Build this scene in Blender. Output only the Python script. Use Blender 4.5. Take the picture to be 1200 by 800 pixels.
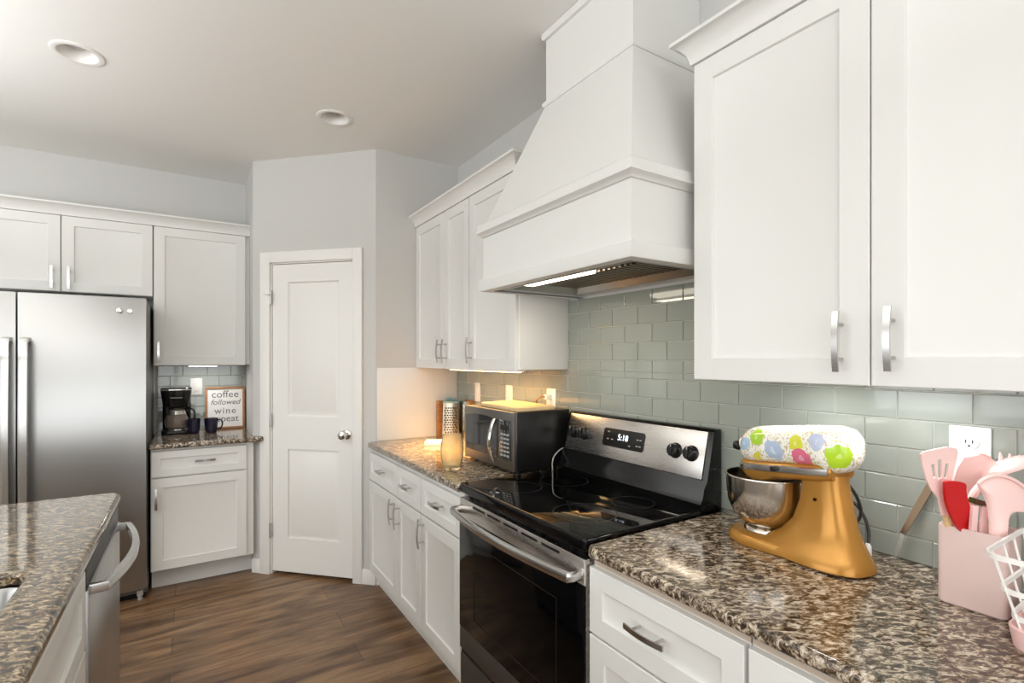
import bpy, bmesh, math, random
from mathutils import Vector, Matrix
random.seed(7)
for o in list(bpy.data.objects): bpy.data.objects.remove(o)
SC = bpy.context.scene; COL = SC.collection
PI = math.pi

# ------------------------------------------------------------------ camera, world, lights, exposure
F, HX, HY, H = 595.0, 600.0, 421.0, 1.42          # focal length in px (1200 wide), principal column, horizon row, eye height
SN, CS = 376/math.hypot(376, 595), 595/math.hypot(376, 595)
cam = bpy.data.cameras.new('camera'); camo = bpy.data.objects.new('camera', cam); COL.objects.link(camo)
cam.sensor_width = 36; cam.sensor_fit = 'HORIZONTAL'; cam.lens = F/1200*36
cam.shift_y = (HY-400)/1200; cam.clip_start = .02
camo.location = (0, 0, H); camo.rotation_euler = (PI/2, 0, -math.atan2(SN, CS))
SC.camera = camo

SC.view_settings.view_transform = 'Standard'; SC.view_settings.look = 'None'
SC.view_settings.gamma = 1; SC.view_settings.use_curve_mapping = False
SC.view_settings.exposure = 0.0

W = bpy.data.worlds.new('world'); SC.world = W; W.use_nodes = True
W.node_tree.nodes['Background'].inputs[0].default_value = (.93, .96, 1, 1)
W.node_tree.nodes['Background'].inputs[1].default_value = .9

def area(name, loc, size, rot, power, color=(1, 1, 1), spread=None):
    l = bpy.data.lights.new(name, 'AREA'); l.shape = 'RECTANGLE'; l.size, l.size_y = size
    l.energy = power; l.color = color
    if spread: l.spread = spread
    o = bpy.data.objects.new(name, l); COL.objects.link(o); o.location = loc; o.rotation_euler = rot
    return o
area('daylight_left', (-4.28, .9, 1.5), (1.4, 4.2), (0, -PI/2, 0), 54, (.96, .985, 1))      # glass doors in the left wall
area('daylight_rear', (-1.4, -3.28, 1.25), (4.4, 1.9), (PI/2, 0, 0), 62, (.96, .985, 1))      # glass doors in the rear wall
area('ceiling_fill_island', (-2.0, .9, 2.0), (2.2, 4.4), (PI, 0, 0), 112, (.95, .98, 1))      # added fill that brightens the ceiling, no real lamp beside the island
area('ceiling_fill_living', (-.5, -1.2, 2.0), (1.8, 2.0), (PI, 0, 0), 52, (.95, .98, 1))      # second added fill, unseen behind the camera, lifting the ceiling

def at(px, py, X=None, Y=None, Z=None, D=None):    # a point of the photograph on a plane of the room
    r = (px-HX)/F; a = (CS*r+SN, -SN*r+CS, (HY-py)/F)
    t = X/a[0] if X is not None else Y/a[1] if Y is not None else (Z-H)/a[2] if Z is not None else D
    return Vector((a[0]*t, a[1]*t, H+a[2]*t))

# ------------------------------------------------------------------ materials
def lin(c):
    return tuple(((v/255)/12.92 if v/255 <= .04045 else ((v/255+.055)/1.055)**2.4) for v in c)
def new_mat(name):
    m = bpy.data.materials.new(name); m.use_nodes = True
    return m, m.node_tree, m.node_tree.nodes['Principled BSDF']
def pm(name, rgb, rough=.5, metal=0, coat=0, emit=0, trans=0, ior=1.45, bump=0, bscale=80, aniso=0, spec=None):
    m, nt, b = new_mat(name)
    c = lin(rgb)+(1,)
    b.inputs['Base Color'].default_value = c; b.inputs['Roughness'].default_value = rough
    b.inputs['Metallic'].default_value = metal; b.inputs['Coat Weight'].default_value = coat
    b.inputs['Transmission Weight'].default_value = trans; b.inputs['IOR'].default_value = ior
    if spec is not None: b.inputs['Specular IOR Level'].default_value = spec
    if emit: b.inputs['Emission Color'].default_value = c; b.inputs['Emission Strength'].default_value = emit
    if aniso: b.inputs['Anisotropic'].default_value = aniso
    # every surface carries a faint procedural unevenness
    tc = nt.nodes.new('ShaderNodeTexCoord'); n = nt.nodes.new('ShaderNodeTexNoise'); n.inputs['Scale'].default_value = bscale
    nt.links.new(tc.outputs['Object'], n.inputs['Vector'])
    if bump:
        bp = nt.nodes.new('ShaderNodeBump'); bp.inputs['Strength'].default_value = bump; bp.inputs['Distance'].default_value = .002
        nt.links.new(n.outputs[0], bp.inputs['Height']); nt.links.new(bp.outputs[0], b.inputs['Normal'])
    else:
        mr = nt.nodes.new('ShaderNodeMapRange'); mr.inputs['To Min'].default_value = max(0, rough*.93); mr.inputs['To Max'].default_value = min(1, rough*1.07)
        nt.links.new(n.outputs[0], mr.inputs['Value']); nt.links.new(mr.outputs[0], b.inputs['Roughness'])
    return m
def ramp(nt, stops, interp='LINEAR'):
    r = nt.nodes.new('ShaderNodeValToRGB'); r.color_ramp.interpolation = interp
    e = r.color_ramp.elements
    while len(e) < len(stops): e.new(.5)
    for i, (p, c) in enumerate(stops): e[i].position = p; e[i].color = lin(c)+(1,)
    return r
def noise(nt, vec, scale, detail=4, rough=.6, dist=0):
    n = nt.nodes.new('ShaderNodeTexNoise'); n.inputs['Scale'].default_value = scale; n.inputs['Detail'].default_value = detail
    n.inputs['Roughness'].default_value = rough; n.inputs['Distortion'].default_value = dist
    nt.links.new(vec, n.inputs['Vector']); return n
def mapping(nt, scale=(1, 1, 1), rot=(0, 0, 0), coord='Object'):
    tc = nt.nodes.new('ShaderNodeTexCoord'); mp = nt.nodes.new('ShaderNodeMapping')
    mp.inputs['Scale'].default_value = scale; mp.inputs['Rotation'].default_value = rot
    nt.links.new(tc.outputs[coord], mp.inputs['Vector']); return mp.outputs[0]
def mix(nt, fac, a, b, mode='MIX'):
    m = nt.nodes.new('ShaderNodeMix'); m.data_type = 'RGBA'; m.blend_type = mode
    for s, v in ((m.inputs[0], fac), (m.inputs[6], a), (m.inputs[7], b)):
        if hasattr(v, 'links'): nt.links.new(v, s)
        elif isinstance(v, tuple): s.default_value = lin(v)+(1,)
        else: s.default_value = v
    return m.outputs[2]

def granite(name, rot, tone=(255, 255, 255)):
    m, nt, b = new_mat(name)
    v0_ = mapping(nt, (1, 1, 1), (0, 0, rot)); mp2 = nt.nodes.new('ShaderNodeMapping'); mp2.inputs['Scale'].default_value = (1, 1.9, 1.5)
    nt.links.new(v0_, mp2.inputs['Vector']); v = mp2.outputs[0]
    n1 = noise(nt, v, 46, 6, .72, .7)
    c1 = ramp(nt, [(.37, (24, 20, 18)), (.445, (72, 60, 50)), (.50, (134, 118, 100)), (.55, (196, 186, 170)), (.66, (236, 231, 222))]); nt.links.new(n1.outputs[0], c1.inputs[0])
    n2 = noise(nt, v, 19, 4, .6, .5)
    f2 = ramp(nt, [(.47, (0, 0, 0)), (.66, (255, 255, 255))]); nt.links.new(n2.outputs[0], f2.inputs[0])
    c2 = mix(nt, f2.outputs[0], c1.outputs[0], mix(nt, .55, c1.outputs[0], (70, 56, 44)))
    n3 = noise(nt, v, 120, 3, .6)
    f3 = ramp(nt, [(.32, (255, 255, 255)), (.40, (0, 0, 0))]); nt.links.new(n3.outputs[0], f3.inputs[0])
    c3 = mix(nt, f3.outputs[0], c2, (26, 22, 20))
    nt.links.new(mix(nt, 1.0, c3, tone, 'MULTIPLY'), b.inputs['Base Color'])
    b.inputs['Roughness'].default_value = .1; b.inputs['Coat Weight'].default_value = .3; b.inputs['Coat Roughness'].default_value = .05
    return m
def planks(name):
    m, nt, b = new_mat(name)
    v = mapping(nt)
    br = nt.nodes.new('ShaderNodeTexBrick'); nt.links.new(v, br.inputs['Vector'])
    br.inputs['Scale'].default_value = 1; br.inputs['Brick Width'].default_value = 1.22; br.inputs['Row Height'].default_value = .18
    br.inputs['Mortar Size'].default_value = .0016; br.inputs['Mortar Smooth'].default_value = .2; br.offset = .37
    br.inputs['Color1'].default_value = lin((150, 120, 90))+(1,); br.inputs['Color2'].default_value = lin((178, 147, 112))+(1,)
    br.inputs['Mortar'].default_value = lin((96, 74, 58))+(1,)
    g = noise(nt, mapping(nt, (1.6, 16, 1)), 3.2, 7, .68, .9)
    gr = ramp(nt, [(.26, (110, 86, 68)), (.42, (166, 142, 122)), (.54, (212, 194, 176)), (.75, (246, 236, 224))]); nt.links.new(g.outputs[0], gr.inputs[0])
    c = mix(nt, .6, br.outputs[0], gr.outputs[0], 'MULTIPLY')
    k = noise(nt, mapping(nt, (1, 5, 1)), 1.5, 3, .5, 1.2)
    kr = ramp(nt, [(.34, (128, 104, 84)), (.62, (255, 255, 255))]); nt.links.new(k.outputs[0], kr.inputs[0])
    c = mix(nt, .8, c, kr.outputs[0], 'MULTIPLY')
    nt.links.new(c, b.inputs['Base Color']); b.inputs['Roughness'].default_value = .36
    bp = nt.nodes.new('ShaderNodeBump'); bp.inputs['Strength'].default_value = .25; bp.inputs['Distance'].default_value = .002
    nt.links.new(g.outputs[0], bp.inputs['Height']); nt.links.new(bp.outputs[0], b.inputs['Normal'])
    return m
def wood(name, a, bcol, scale=(3, 30, 30), rough=.45):
    m, nt, b = new_mat(name)
    n = noise(nt, mapping(nt, scale), 4, 5, .6, .5)
    r = ramp(nt, [(.3, a), (.7, bcol)]); nt.links.new(n.outputs[0], r.inputs[0])
    nt.links.new(r.outputs[0], b.inputs['Base Color']); b.inputs['Roughness'].default_value = rough
    return m
def brushed(name, rgb, rough, stretch):
    m, nt, b = new_mat(name)
    b.inputs['Base Color'].default_value = lin(rgb)+(1,); b.inputs['Metallic'].default_value = 1
    n = noise(nt, mapping(nt, stretch), 3, 4, .6)
    mr = nt.nodes.new('ShaderNodeMapRange'); mr.inputs['To Min'].default_value = rough*.92; mr.inputs['To Max'].default_value = rough*1.08
    nt.links.new(n.outputs[0], mr.inputs['Value']); nt.links.new(mr.outputs[0], b.inputs['Roughness'])
    bp = nt.nodes.new('ShaderNodeBump'); bp.inputs['Strength'].default_value = .02; bp.inputs['Distance'].default_value = .001
    nt.links.new(n.outputs[0], bp.inputs['Height']); nt.links.new(bp.outputs[0], b.inputs['Normal'])
    return m
def floral(name, spots):
    """Cream cloth printed with flowers: each spot is (x, y, z, radius, colour) in the mixer's own space."""
    m, nt, b = new_mat(name)
    tc = nt.nodes.new('ShaderNodeTexCoord')
    n = noise(nt, tc.outputs['Object'], 55, 2, .5)
    vm = nt.nodes.new('ShaderNodeVectorMath'); vm.operation = 'MULTIPLY_ADD'
    nt.links.new(n.outputs['Color'], vm.inputs[0]); vm.inputs[1].default_value = (.022,)*3; nt.links.new(tc.outputs['Object'], vm.inputs[2])
    sp = noise(nt, tc.outputs['Object'], 110, 2, .5)
    sr = ramp(nt, [(.40, (206, 190, 150)), (.47, (244, 240, 232)), (.60, (246, 243, 238)), (.66, (208, 216, 128))]); nt.links.new(sp.outputs[0], sr.inputs[0])
    c = sr.outputs[0]
    for (x, y, z, r, rgb) in spots:
        d = nt.nodes.new('ShaderNodeVectorMath'); d.operation = 'DISTANCE'
        nt.links.new(vm.outputs[0], d.inputs[0]); d.inputs[1].default_value = (x+.011, y+.011, z+.011)
        lt = nt.nodes.new('ShaderNodeMath'); lt.operation = 'LESS_THAN'; nt.links.new(d.outputs['Value'], lt.inputs[0]); lt.inputs[1].default_value = r
        c = mix(nt, lt.outputs[0], c, rgb)
        lc = nt.nodes.new('ShaderNodeMath'); lc.operation = 'LESS_THAN'; nt.links.new(d.outputs['Value'], lc.inputs[0]); lc.inputs[1].default_value = r*.3
        c = mix(nt, lc.outputs[0], c, tuple(min(255, int(v*.6+100)) for v in rgb))
    nt.links.new(c, b.inputs['Base Color']); b.inputs['Roughness'].default_value = .25; b.inputs['Coat Weight'].default_value = .5
    return m

M_WALL = pm('wall_paint', (204, 203, 199), .75, bump=.05, bscale=300)
M_CEIL = pm('ceiling_paint', (234, 233, 229), .85, bump=.05, bscale=200)
M_TRIM = pm('trim_paint', (236, 234, 229), .38)
M_CAB = pm('cabinet_paint', (227, 226, 222), .36)
M_GAP = pm('cabinet_gap', (96, 90, 84), .7)
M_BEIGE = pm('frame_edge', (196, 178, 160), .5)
M_FLOOR = planks('floor_planks')
M_GRAN = granite('granite', .56, (240, 232, 222)); M_GRANI = granite('granite_island', .45, (206, 192, 168))
M_TILE = pm('glass_tile', (150, 155, 146), .06, coat=.6)
M_GROUT = pm('grout', (204, 203, 192), .8)
M_STEEL = brushed('brushed_steel', (174, 173, 171), .3, (2, 2, 60))
M_STEELH = brushed('brushed_steel_panel', (206, 201, 196), .27, (60, 2, 60))
M_STEELM = pm('dark_steel', (128, 124, 120), .34, 1)
M_NICKEL = pm('nickel', (196, 194, 191), .22, 1)
M_CHROME = pm('chrome', (222, 220, 216), .08, 1)
M_DARK = pm('dark_grey', (58, 57, 56), .4)
M_FSIDE = pm('fridge_side', (118, 117, 116), .4, .3)
M_BLACK = pm('black_enamel', (12, 12, 12), .12, coat=.1)
M_GLASSB = pm('black_glass', (6, 6, 7), .04, spec=.35)
M_OVEN = pm('oven_glass', (5, 5, 6), .08, spec=.16)
M_STEELD = pm('dull_steel', (104, 101, 98), .46, .9)
M_SMOKE = pm('smoked_glass', (46, 48, 50), .06, coat=.5)
M_BLKP = pm('black_plastic', (20, 19, 19), .35)
M_WHITEP = pm('white_plastic', (240, 238, 233), .3)
M_RING = pm('burner_line', (40, 40, 42), .3)
M_DIGIT = pm('clock_digit', (235, 245, 255), .5, emit=1.6)
M_GREYP = pm('button_grey', (170, 168, 165), .4)
M_LENSOFF = pm('lamp_lens', (176, 174, 170), .4)
M_PINK = pm('pink_plastic', (240, 200, 196), .4)
M_PINKL = pm('pink_silicone', (250, 214, 208), .4)
M_PINKD = pm('blush_crock', (216, 190, 184), .42)
M_RED = pm('red_silicone', (196, 22, 26), .38)
M_WIRE = pm('white_wire', (243, 240, 236), .35)
M_GOLD = pm('gold_enamel', (182, 130, 58), .24, .4)
M_BOWL = brushed('bowl_steel', (196, 188, 178), .14, (2, 2, 50))
M_NAVY = pm('navy_glaze', (26, 24, 52), .2, coat=.4)
M_FRAME = wood('frame_wood', (150, 100, 62), (186, 134, 88))
M_BOARD = wood('board_wood', (216, 180, 128), (236, 206, 160))
M_BOARDD = wood('dark_wood', (150, 96, 50), (190, 130, 74))
M_PAPER = pm('paper', (244, 242, 238), .7)
M_INK = pm('ink', (112, 108, 110), .7)
M_GLASS = pm('clear_glass', (255, 255, 255), .02, trans=1, ior=1.45)
M_AMBER = pm('amber_glass', (255, 250, 226), .22, trans=.92, ior=1.25)
M_COFFEEG = pm('carafe_glass', (226, 210, 198), .03, trans=.8, ior=1.3)
M_ACRYL = pm('clear_acrylic', (250, 250, 250), .05, trans=.95, ior=1.4)
M_TEAL = pm('teal_plastic', (108, 142, 152), .4)
M_GRATER = pm('grater_steel', (205, 196, 178), .25, 1)
M_CORD = pm('cord_rubber', (60, 58, 56), .5)
M_LEDW = pm('led_warm', (255, 214, 150), .5, emit=14)
M_LEDC = pm('led_cool', (240, 246, 255), .5, emit=10)
M_HOODL = pm('hood_lamp_lens', (255, 244, 224), .5, emit=6)
M_BRASS = pm('bronze_steel', (92, 76, 60), .2, 1)
M_LILAC = pm('lilac_card', (216, 204, 220), .6)
M_MESH = pm('filter_mesh', (150, 138, 122), .35, .9)
M_BULB = pm('cone_white', (232, 230, 225), .4)

# ------------------------------------------------------------------ mesh building
ID = lambda x, y, z: (x, y, z)
class MB:
    def __init__(s, mp=ID): s.bm = bmesh.new(); s.mp = mp; s.mi = 0
    def absorb(s, t):
        vm = {v: s.bm.verts.new(s.mp(*v.co)) for v in t.verts}
        for f in t.faces:
            try: n = s.bm.faces.new([vm[v] for v in f.verts]); n.material_index = s.mi
            except ValueError: pass
        t.free(); return s
    def box(s, x0, x1, y0, y1, z0, z1, b=0, seg=2):
        t = bmesh.new()
        v = [t.verts.new((x, y, z)) for x in (x0, x1) for y in (y0, y1) for z in (z0, z1)]
        for q in ((0, 1, 3, 2), (4, 6, 7, 5), (0, 4, 5, 1), (2, 3, 7, 6), (0, 2, 6, 4), (1, 5, 7, 3)): t.faces.new([v[i] for i in q])
        if b: bmesh.ops.bevel(t, geom=list(t.edges), offset=b, segments=seg, affect='EDGES', profile=.5)
        return s.absorb(t)
    def prism(s, pts, a, b, plane='xy', bev=0, seg=2, holes=()):
        """outline pts extruded from a to b along the axis left over from plane"""
        def P(u, v, w): return {'xy': (u, v, w), 'xz': (u, w, v), 'yz': (w, u, v)}[plane]
        t = bmesh.new()
        loops = [pts]+list(holes)
        if holes:
            es = []
            for lp in loops:
                vs = [t.verts.new(P(u, v, a)) for u, v in lp]
                es += [t.edges.new((vs[i], vs[(i+1) % len(vs)])) for i in range(len(vs))]
            bmesh.ops.triangle_fill(t, edges=es, use_beauty=True)
            g = bmesh.ops.extrude_face_region(t, geom=list(t.faces), use_keep_orig=True)
            d = Vector(P(0, 0, b))-Vector(P(0, 0, a))
            bmesh.ops.translate(t, verts=[e for e in g['geom'] if isinstance(e, bmesh.types.BMVert)], vec=d)
        else:
            A = [t.verts.new(P(u, v, a)) for u, v in pts]; B = [t.verts.new(P(u, v, b)) for u, v in pts]
            t.faces.new(A); t.faces.new(B); n = len(pts)
            for i in range(n): t.faces.new((A[i], A[(i+1) % n], B[(i+1) % n], B[i]))
        bmesh.ops.recalc_face_normals(t, faces=list(t.faces))
        if bev:
            ax = {'xy': 2, 'xz': 1, 'yz': 0}[plane]
            eds = [e for e in t.edges if abs(e.verts[0].co[ax]-e.verts[1].co[ax]) < 1e-7 and len(e.link_faces) == 2 and e.calc_face_angle(0) > .5]
            bmesh.ops.bevel(t, geom=eds, offset=bev, segments=seg, affect='EDGES', profile=.5)
        return s.absorb(t)
    def rings(s, rs, caps=True, closed=False):
        """skin a list of equal-length rings of points"""
        R = [[s.bm.verts.new(s.mp(*p)) for p in r] for r in rs]; n = len(R[0])
        def f(vs):
            try: q = s.bm.faces.new(vs); q.material_index = s.mi
            except ValueError: pass
        m = len(R)
        for i in range(m if closed else m-1):
            a, b = R[i], R[(i+1) % m]
            for j in range(n): f((a[j], a[(j+1) % n], b[(j+1) % n], b[j]))
        if caps and not closed: f(R[0]); f(R[-1])
        return s
    def lathe(s, prof, c=(0, 0, 0), n=32, axis='z', caps=True, closed=False):
        rs = []
        for r, h in prof:
            ring = []
            for k in range(n):
                a = 2*PI*k/n; u, v = r*math.cos(a), r*math.sin(a)
                ring.append({'z': (c[0]+u, c[1]+v, c[2]+h), 'x': (c[0]+h, c[1]+u, c[2]+v), 'y': (c[0]+u, c[1]+h, c[2]+v)}[axis])
            rs.append(ring)
        return s.rings(rs, caps, closed)
    def sweep(s, path, sec, up=(0, 0, 1), caps=True, closed=False, scale=None):
        """section sec [(side, up)] swept along path with a steady up vector"""
        path = [Vector(p) for p in path]; rs = []; n = len(path); up = Vector(up)
        for i, p in enumerate(path):
            if closed: t = path[(i+1) % n]-path[i-1]
            else: t = path[min(i+1, n-1)]-path[max(i-1, 0)]
            t.normalize(); side = t.cross(up)
            if side.length < 1e-4: side = t.cross(Vector((1, 0, .01)))
            side.normalize(); u = side.cross(t).normalized(); k = scale[i] if scale else 1
            rs.append([tuple(p+side*a*k+u*b*k) for a, b in sec])
        return s.rings(rs, caps, closed)
    def tube(s, path, r, n=10, up=(0, 0, 1), closed=False, scale=None):
        return s.sweep(path, [(r*math.cos(2*PI*k/n), r*math.sin(2*PI*k/n)) for k in range(n)], up, True, closed, scale)
    def ell(s, c, rx, ry, rz, n=20, m=12):
        rs = []
        for i in range(m+1):
            a = -PI/2+PI*i/m; a = max(-PI/2+.02, min(PI/2-.02, a))
            rs.append([(c[0]+rx*math.cos(a)*math.cos(2*PI*k/n), c[1]+ry*math.cos(a)*math.sin(2*PI*k/n), c[2]+rz*math.sin(a)) for k in range(n)])
        return s.rings(rs)

WM = {}
def meta(o, label=None, cat=None, group=None, kind=None):
    if label: o['label'] = label
    if cat: o['category'] = cat
    if group: o['group'] = group
    if kind: o['kind'] = kind
    return o
def thing(name, label, cat, loc=(0, 0, 0), rz=0, group=None):
    o = bpy.data.objects.new(name, None); COL.objects.link(o); o.empty_display_size = .05
    o.location = loc; o.rotation_euler = (0, 0, rz); WM[o] = Matrix.Translation(loc) @ Matrix.Rotation(rz, 4, 'Z')
    return meta(o, label, cat, group)
def put(name, mb, mat, parent=None, local=False, smooth=35, label=None):
    """link a mesh; world coordinates unless local=True (then those of the thing it belongs to)"""
    bm = mb.bm
    bmesh.ops.recalc_face_normals(bm, faces=list(bm.faces))
    me = bpy.data.meshes.new(name)
    o = bpy.data.objects.new(name, me); COL.objects.link(o)
    if parent is not None:
        wm = WM[parent]
        if not local: bm.transform(wm.inverted())
        o.parent = parent; WM[o] = wm
    else:
        xs = [v.co for v in bm.verts]
        lo = [min(v[i] for v in xs) for i in range(3)]; hi = [max(v[i] for v in xs) for i in range(3)]
        c = Vector(((lo[0]+hi[0])/2, (lo[1]+hi[1])/2, lo[2]))
        bm.transform(Matrix.Translation(-c)); o.location = c; WM[o] = Matrix.Translation(c)
    bm.to_mesh(me); bm.free()
    for x in (mat if isinstance(mat, (list, tuple)) else [mat]): me.materials.append(x)
    for p in me.polygons: p.use_smooth = True
    me.set_sharp_from_angle(angle=math.radians(smooth))
    if label: o['label'] = label
    return o
def struct(name, mb, mat, parent=None, label=None, cat=None):
    bm = mb.bm; bmesh.ops.recalc_face_normals(bm, faces=list(bm.faces))
    o = put(name, mb, mat, parent)
    if parent is None: meta(o, label, cat, kind='structure')
    return o
def copy_thing(src, loc, rz=0, label=None, group=None, cat=None):
    c = src.copy(); COL.objects.link(c); c.location = loc; c.rotation_euler = (0, 0, rz)
    if label: c['label'] = label
    def kids(a, b):
        for ch in [o for o in COL.objects if o.parent == a]:
            d = ch.copy(); COL.objects.link(d); d.parent = b; kids(ch, d)
    kids(src, c)
    return c
def text_mb(body, size, mp, depth=.0006, shear=0, spacing=1):
    cu = bpy.data.curves.new('t', 'FONT'); cu.body = body; cu.size = size; cu.align_x = 'CENTER'; cu.align_y = 'CENTER'
    cu.extrude = depth; cu.shear = shear; cu.space_character = spacing; cu.resolution_u = 3
    o = bpy.data.objects.new('t', cu); COL.objects.link(o)
    me = bpy.data.meshes.new_from_object(o.evaluated_get(bpy.context.evaluated_depsgraph_get()))
    bpy.data.objects.remove(o); bpy.data.curves.remove(cu)
    t = bmesh.new(); t.from_mesh(me); bpy.data.meshes.remove(me)
    return t
def rrect(x0, x1, y0, y1, r, n=5):
    out = []
    for cx, cy, a0 in ((x1-r, y1-r, 0), (x0+r, y1-r, 90), (x0+r, y0+r, 180), (x1-r, y0+r, 270)):
        for k in range(n+1):
            a = math.radians(a0+90*k/n); out.append((cx+r*math.cos(a), cy+r*math.sin(a)))
    return out
def circle(cx, cy, r, n=32): return [(cx+r*math.cos(2*PI*k/n), cy+r*math.sin(2*PI*k/n)) for k in range(n)]
def bez(pts, n=12):
    """smooth path through points (Catmull-Rom)"""
    P = [Vector(p) for p in pts]; out = []
    for i in range(len(P)-1):
        a, b, c, d = P[max(i-1, 0)], P[i], P[i+1], P[min(i+2, len(P)-1)]
        for k in range(n):
            t = k/n; out.append(.5*((2*b)+(c-a)*t+(2*a-5*b+4*c-d)*t*t+(3*b-a-3*c+d)*t**3))
    out.append(P[-1]); return out
# faces of the room: (u along the wall, v up, w out into the room)
def faceR(X): return lambda u, v, w: (X-w, u, v)
def faceB(Y): return lambda u, v, w: (u, Y-w, v)
def faceI(X): return lambda u, v, w: (X+w, u, v)
DG = Vector((.35, 3.80, 0)); DU = Vector((1, -1, 0)).normalized(); DN = Vector((-1, -1, 0)).normalized()
def faceD(u, v, w): p = DG+DU*u+DN*w; return (p.x, p.y, v)

# ------------------------------------------------------------------ room shell
XW, YB, YP, CZ = 1.56, 4.34, 3.165, 2.745
LIGHTS = [(-.416, 2.865), (.665, 2.875)]
struct('floor', MB().box(-4.3, 1.7, -3.3, 4.5, -.06, 0), M_FLOOR)
struct('ceiling', MB().prism([(-4.3, -3.3), (1.7, -3.3), (1.7, 4.5), (-4.3, 4.5)], CZ, CZ+.01, holes=[circle(x, y, .078) for x, y in LIGHTS]), M_CEIL)
struct('wall_right', MB().box(XW, XW+.1, -3.3, 4.45, 0, CZ), M_WALL)
struct('wall_back', MB().box(-4.3, XW, YB, YB+.1, 0, CZ), M_WALL)
m = MB()    # pantry closet: left side, diagonal with the door opening, side facing the counter
m.prism([(.35, YB), (.35, 3.80), (.40, 3.80), (.40, YB)], 0, CZ)
DLEN = (Vector((.985, 3.165, 0))-DG).length
d0, d1, dz = .135, .765, 2.06
m2 = MB(faceD)
for a, b, z0, z1 in ((0, d0, 0, CZ), (d1, DLEN, 0, CZ), (d0, d1, dz, CZ)): m2.box(a, b, z0, z1, -.09, 0)
m.absorb(m2.bm); m.box(.985, XW, YP, YP+.08, 0, CZ)
struct('wall_pantry', m, M_WALL)
def wall_open(u0, u1, a, b, z1, mp):
    q = MB(mp)
    for c, d, e, f in ((u0, a, 0, CZ), (b, u1, 0, CZ), (a, b, z1, CZ), (a, b, 0, .2)): q.box(c, d, e, f, -.06, .04)
    return q
struct('wall_left', wall_open(-3.3, 4.34, -1.3, 3.1, 2.25, faceI(-4.24)), M_WALL)
struct('wall_rear', wall_open(-4.2, 1.56, -3.7, .9, 2.25, lambda u, v, w: (u, -3.24+w, v)), M_WALL)
for nm, mp, a, b in (('window_1', faceI(-4.24), -1.3, 3.1), ('window_2', lambda u, v, w: (u, -3.24+w, v), -3.7, .9)):
    q = MB(mp)
    for k in range(5): c = a+(b-a)*k/4; q.box(max(a, c-.03), min(b, c+.03), .2, 2.25, -.02, .03)
    for z in (.2, 2.19): q.box(a, b, z, z+.06, -.02, .03)
    struct(nm, q, M_TRIM)
# baseboards on the pantry diagonal
m = MB(faceD); m.box(.0, .066, 0, .095, 0, .014, .003); m.box(.808, DLEN+.004, 0, .095, 0, .014, .003)
struct('baseboard_diagonal', m, M_TRIM)
struct('baseboard_pantry', MB().box(.985, 1.0, YP-.014, YP, 0, .095), M_TRIM)
# door casing
m = MB(faceD)
m.box(.066, .138, 0, 2.128, 0, .018, .003); m.box(.736+.008, .808, 0, 2.128, 0, .018, .003); m.box(.138, .744, 2.058, 2.128, 0, .018, .003)
m.box(d0, .146, 0, dz, -.09, 0); m.box(.752, d1, 0, dz, -.09, 0); m.box(d0, d1, 2.05, dz, -.09, 0)
struct('trim_1', m, M_TRIM)
# the door itself: two raised panels
def panel_leaf(mp, u0, u1, v0, v1, w0, w1, panels):
    q = MB(mp); t = bmesh.new()
    us = sorted({u0, u1}|{p for a in panels for p in a[:2]}); vs = sorted({v0, v1}|{p for a in panels for p in a[2:]})
    G = {(i, j): t.verts.new((u, v, w1)) for i, u in enumerate(us) for j, v in enumerate(vs)}
    fs = {}
    for i in range(len(us)-1):
        for j in range(len(vs)-1): fs[i, j] = t.faces.new((G[i, j], G[i+1, j], G[i+1, j+1], G[i, j+1]))
    pf = [fs[i, j] for (i, j) in fs for a in panels if us[i] >= a[0] and us[i+1] <= a[1] and vs[j] >= a[2] and vs[j+1] <= a[3]]
    for f in pf:
        for th, dp in ((.014, -.012), (.010, 0), (.03, .009)):
            bmesh.ops.inset_region(t, faces=[f], thickness=th, depth=0)
            for v in f.verts: v.co.z += dp
    bound = [e for e in t.edges if e.is_boundary]
    r = bmesh.ops.extrude_edge_only(t, edges=bound)
    for v in r['geom']:
        if isinstance(v, bmesh.types.BMVert): v.co.z = w0
    q.absorb(t); q.box(u0, u1, v0, v1, w0-.002, w0); return q
q = panel_leaf(faceD, .149, .749, .022, 2.046, -.04, -.004, [(.262, .636, 1.045, 1.93), (.262, .636, .245, .83)])
door = put('door_1', q, M_TRIM); meta(door, 'white two panel pantry door in the angled corner wall', 'door', kind='structure')
m = MB(faceD); c = (.692, .94)
def lathe_w(q, prof, u, v, n=28):
    return q.rings([[(u+r*math.cos(2*PI*k/n), v+r*math.sin(2*PI*k/n), w) for k in range(n)] for r, w in prof])
lathe_w(m, [(.001, -.004), (.032, -.004), (.032, .001), (.028, .005), (.012, .008), (.011, .025), (.02, .032), (.028, .042), (.029, .052), (.024, .062), (.012, .067), (.001, .068)], *c)
put('door_knob', m, M_CHROME, door)
for z in (1.83, 1.02, .29):
    m = MB(faceD); m.box(.141, .150, z-.045, z+.045, -.002, .02, .002); m.lathe([(.005, -.048), (.005, .048)], (.1445, z, .018), 10, 'y')
    put('hinge', m, M_NICKEL, door)
m = MB(faceD); m.tube([(.146, 1.845, .02), (.135, 1.845, .045), (.12, 1.845, .05)], .003, 6); m.tube([(.146, 1.845, .02), (.16, 1.845, .04), (.185, 1.845, .04)], .003, 6)
put('hinge_stop', m, M_NICKEL, door)
# white splash panel on the pantry side wall above the counter
meta(put('splash_panel', MB().box(.99, XW-.012, YP-.008, YP, .906, 1.366, .001), M_TRIM), 'white splash panel on the pantry side wall at the end of the far counter', 'wall panel')

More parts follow.
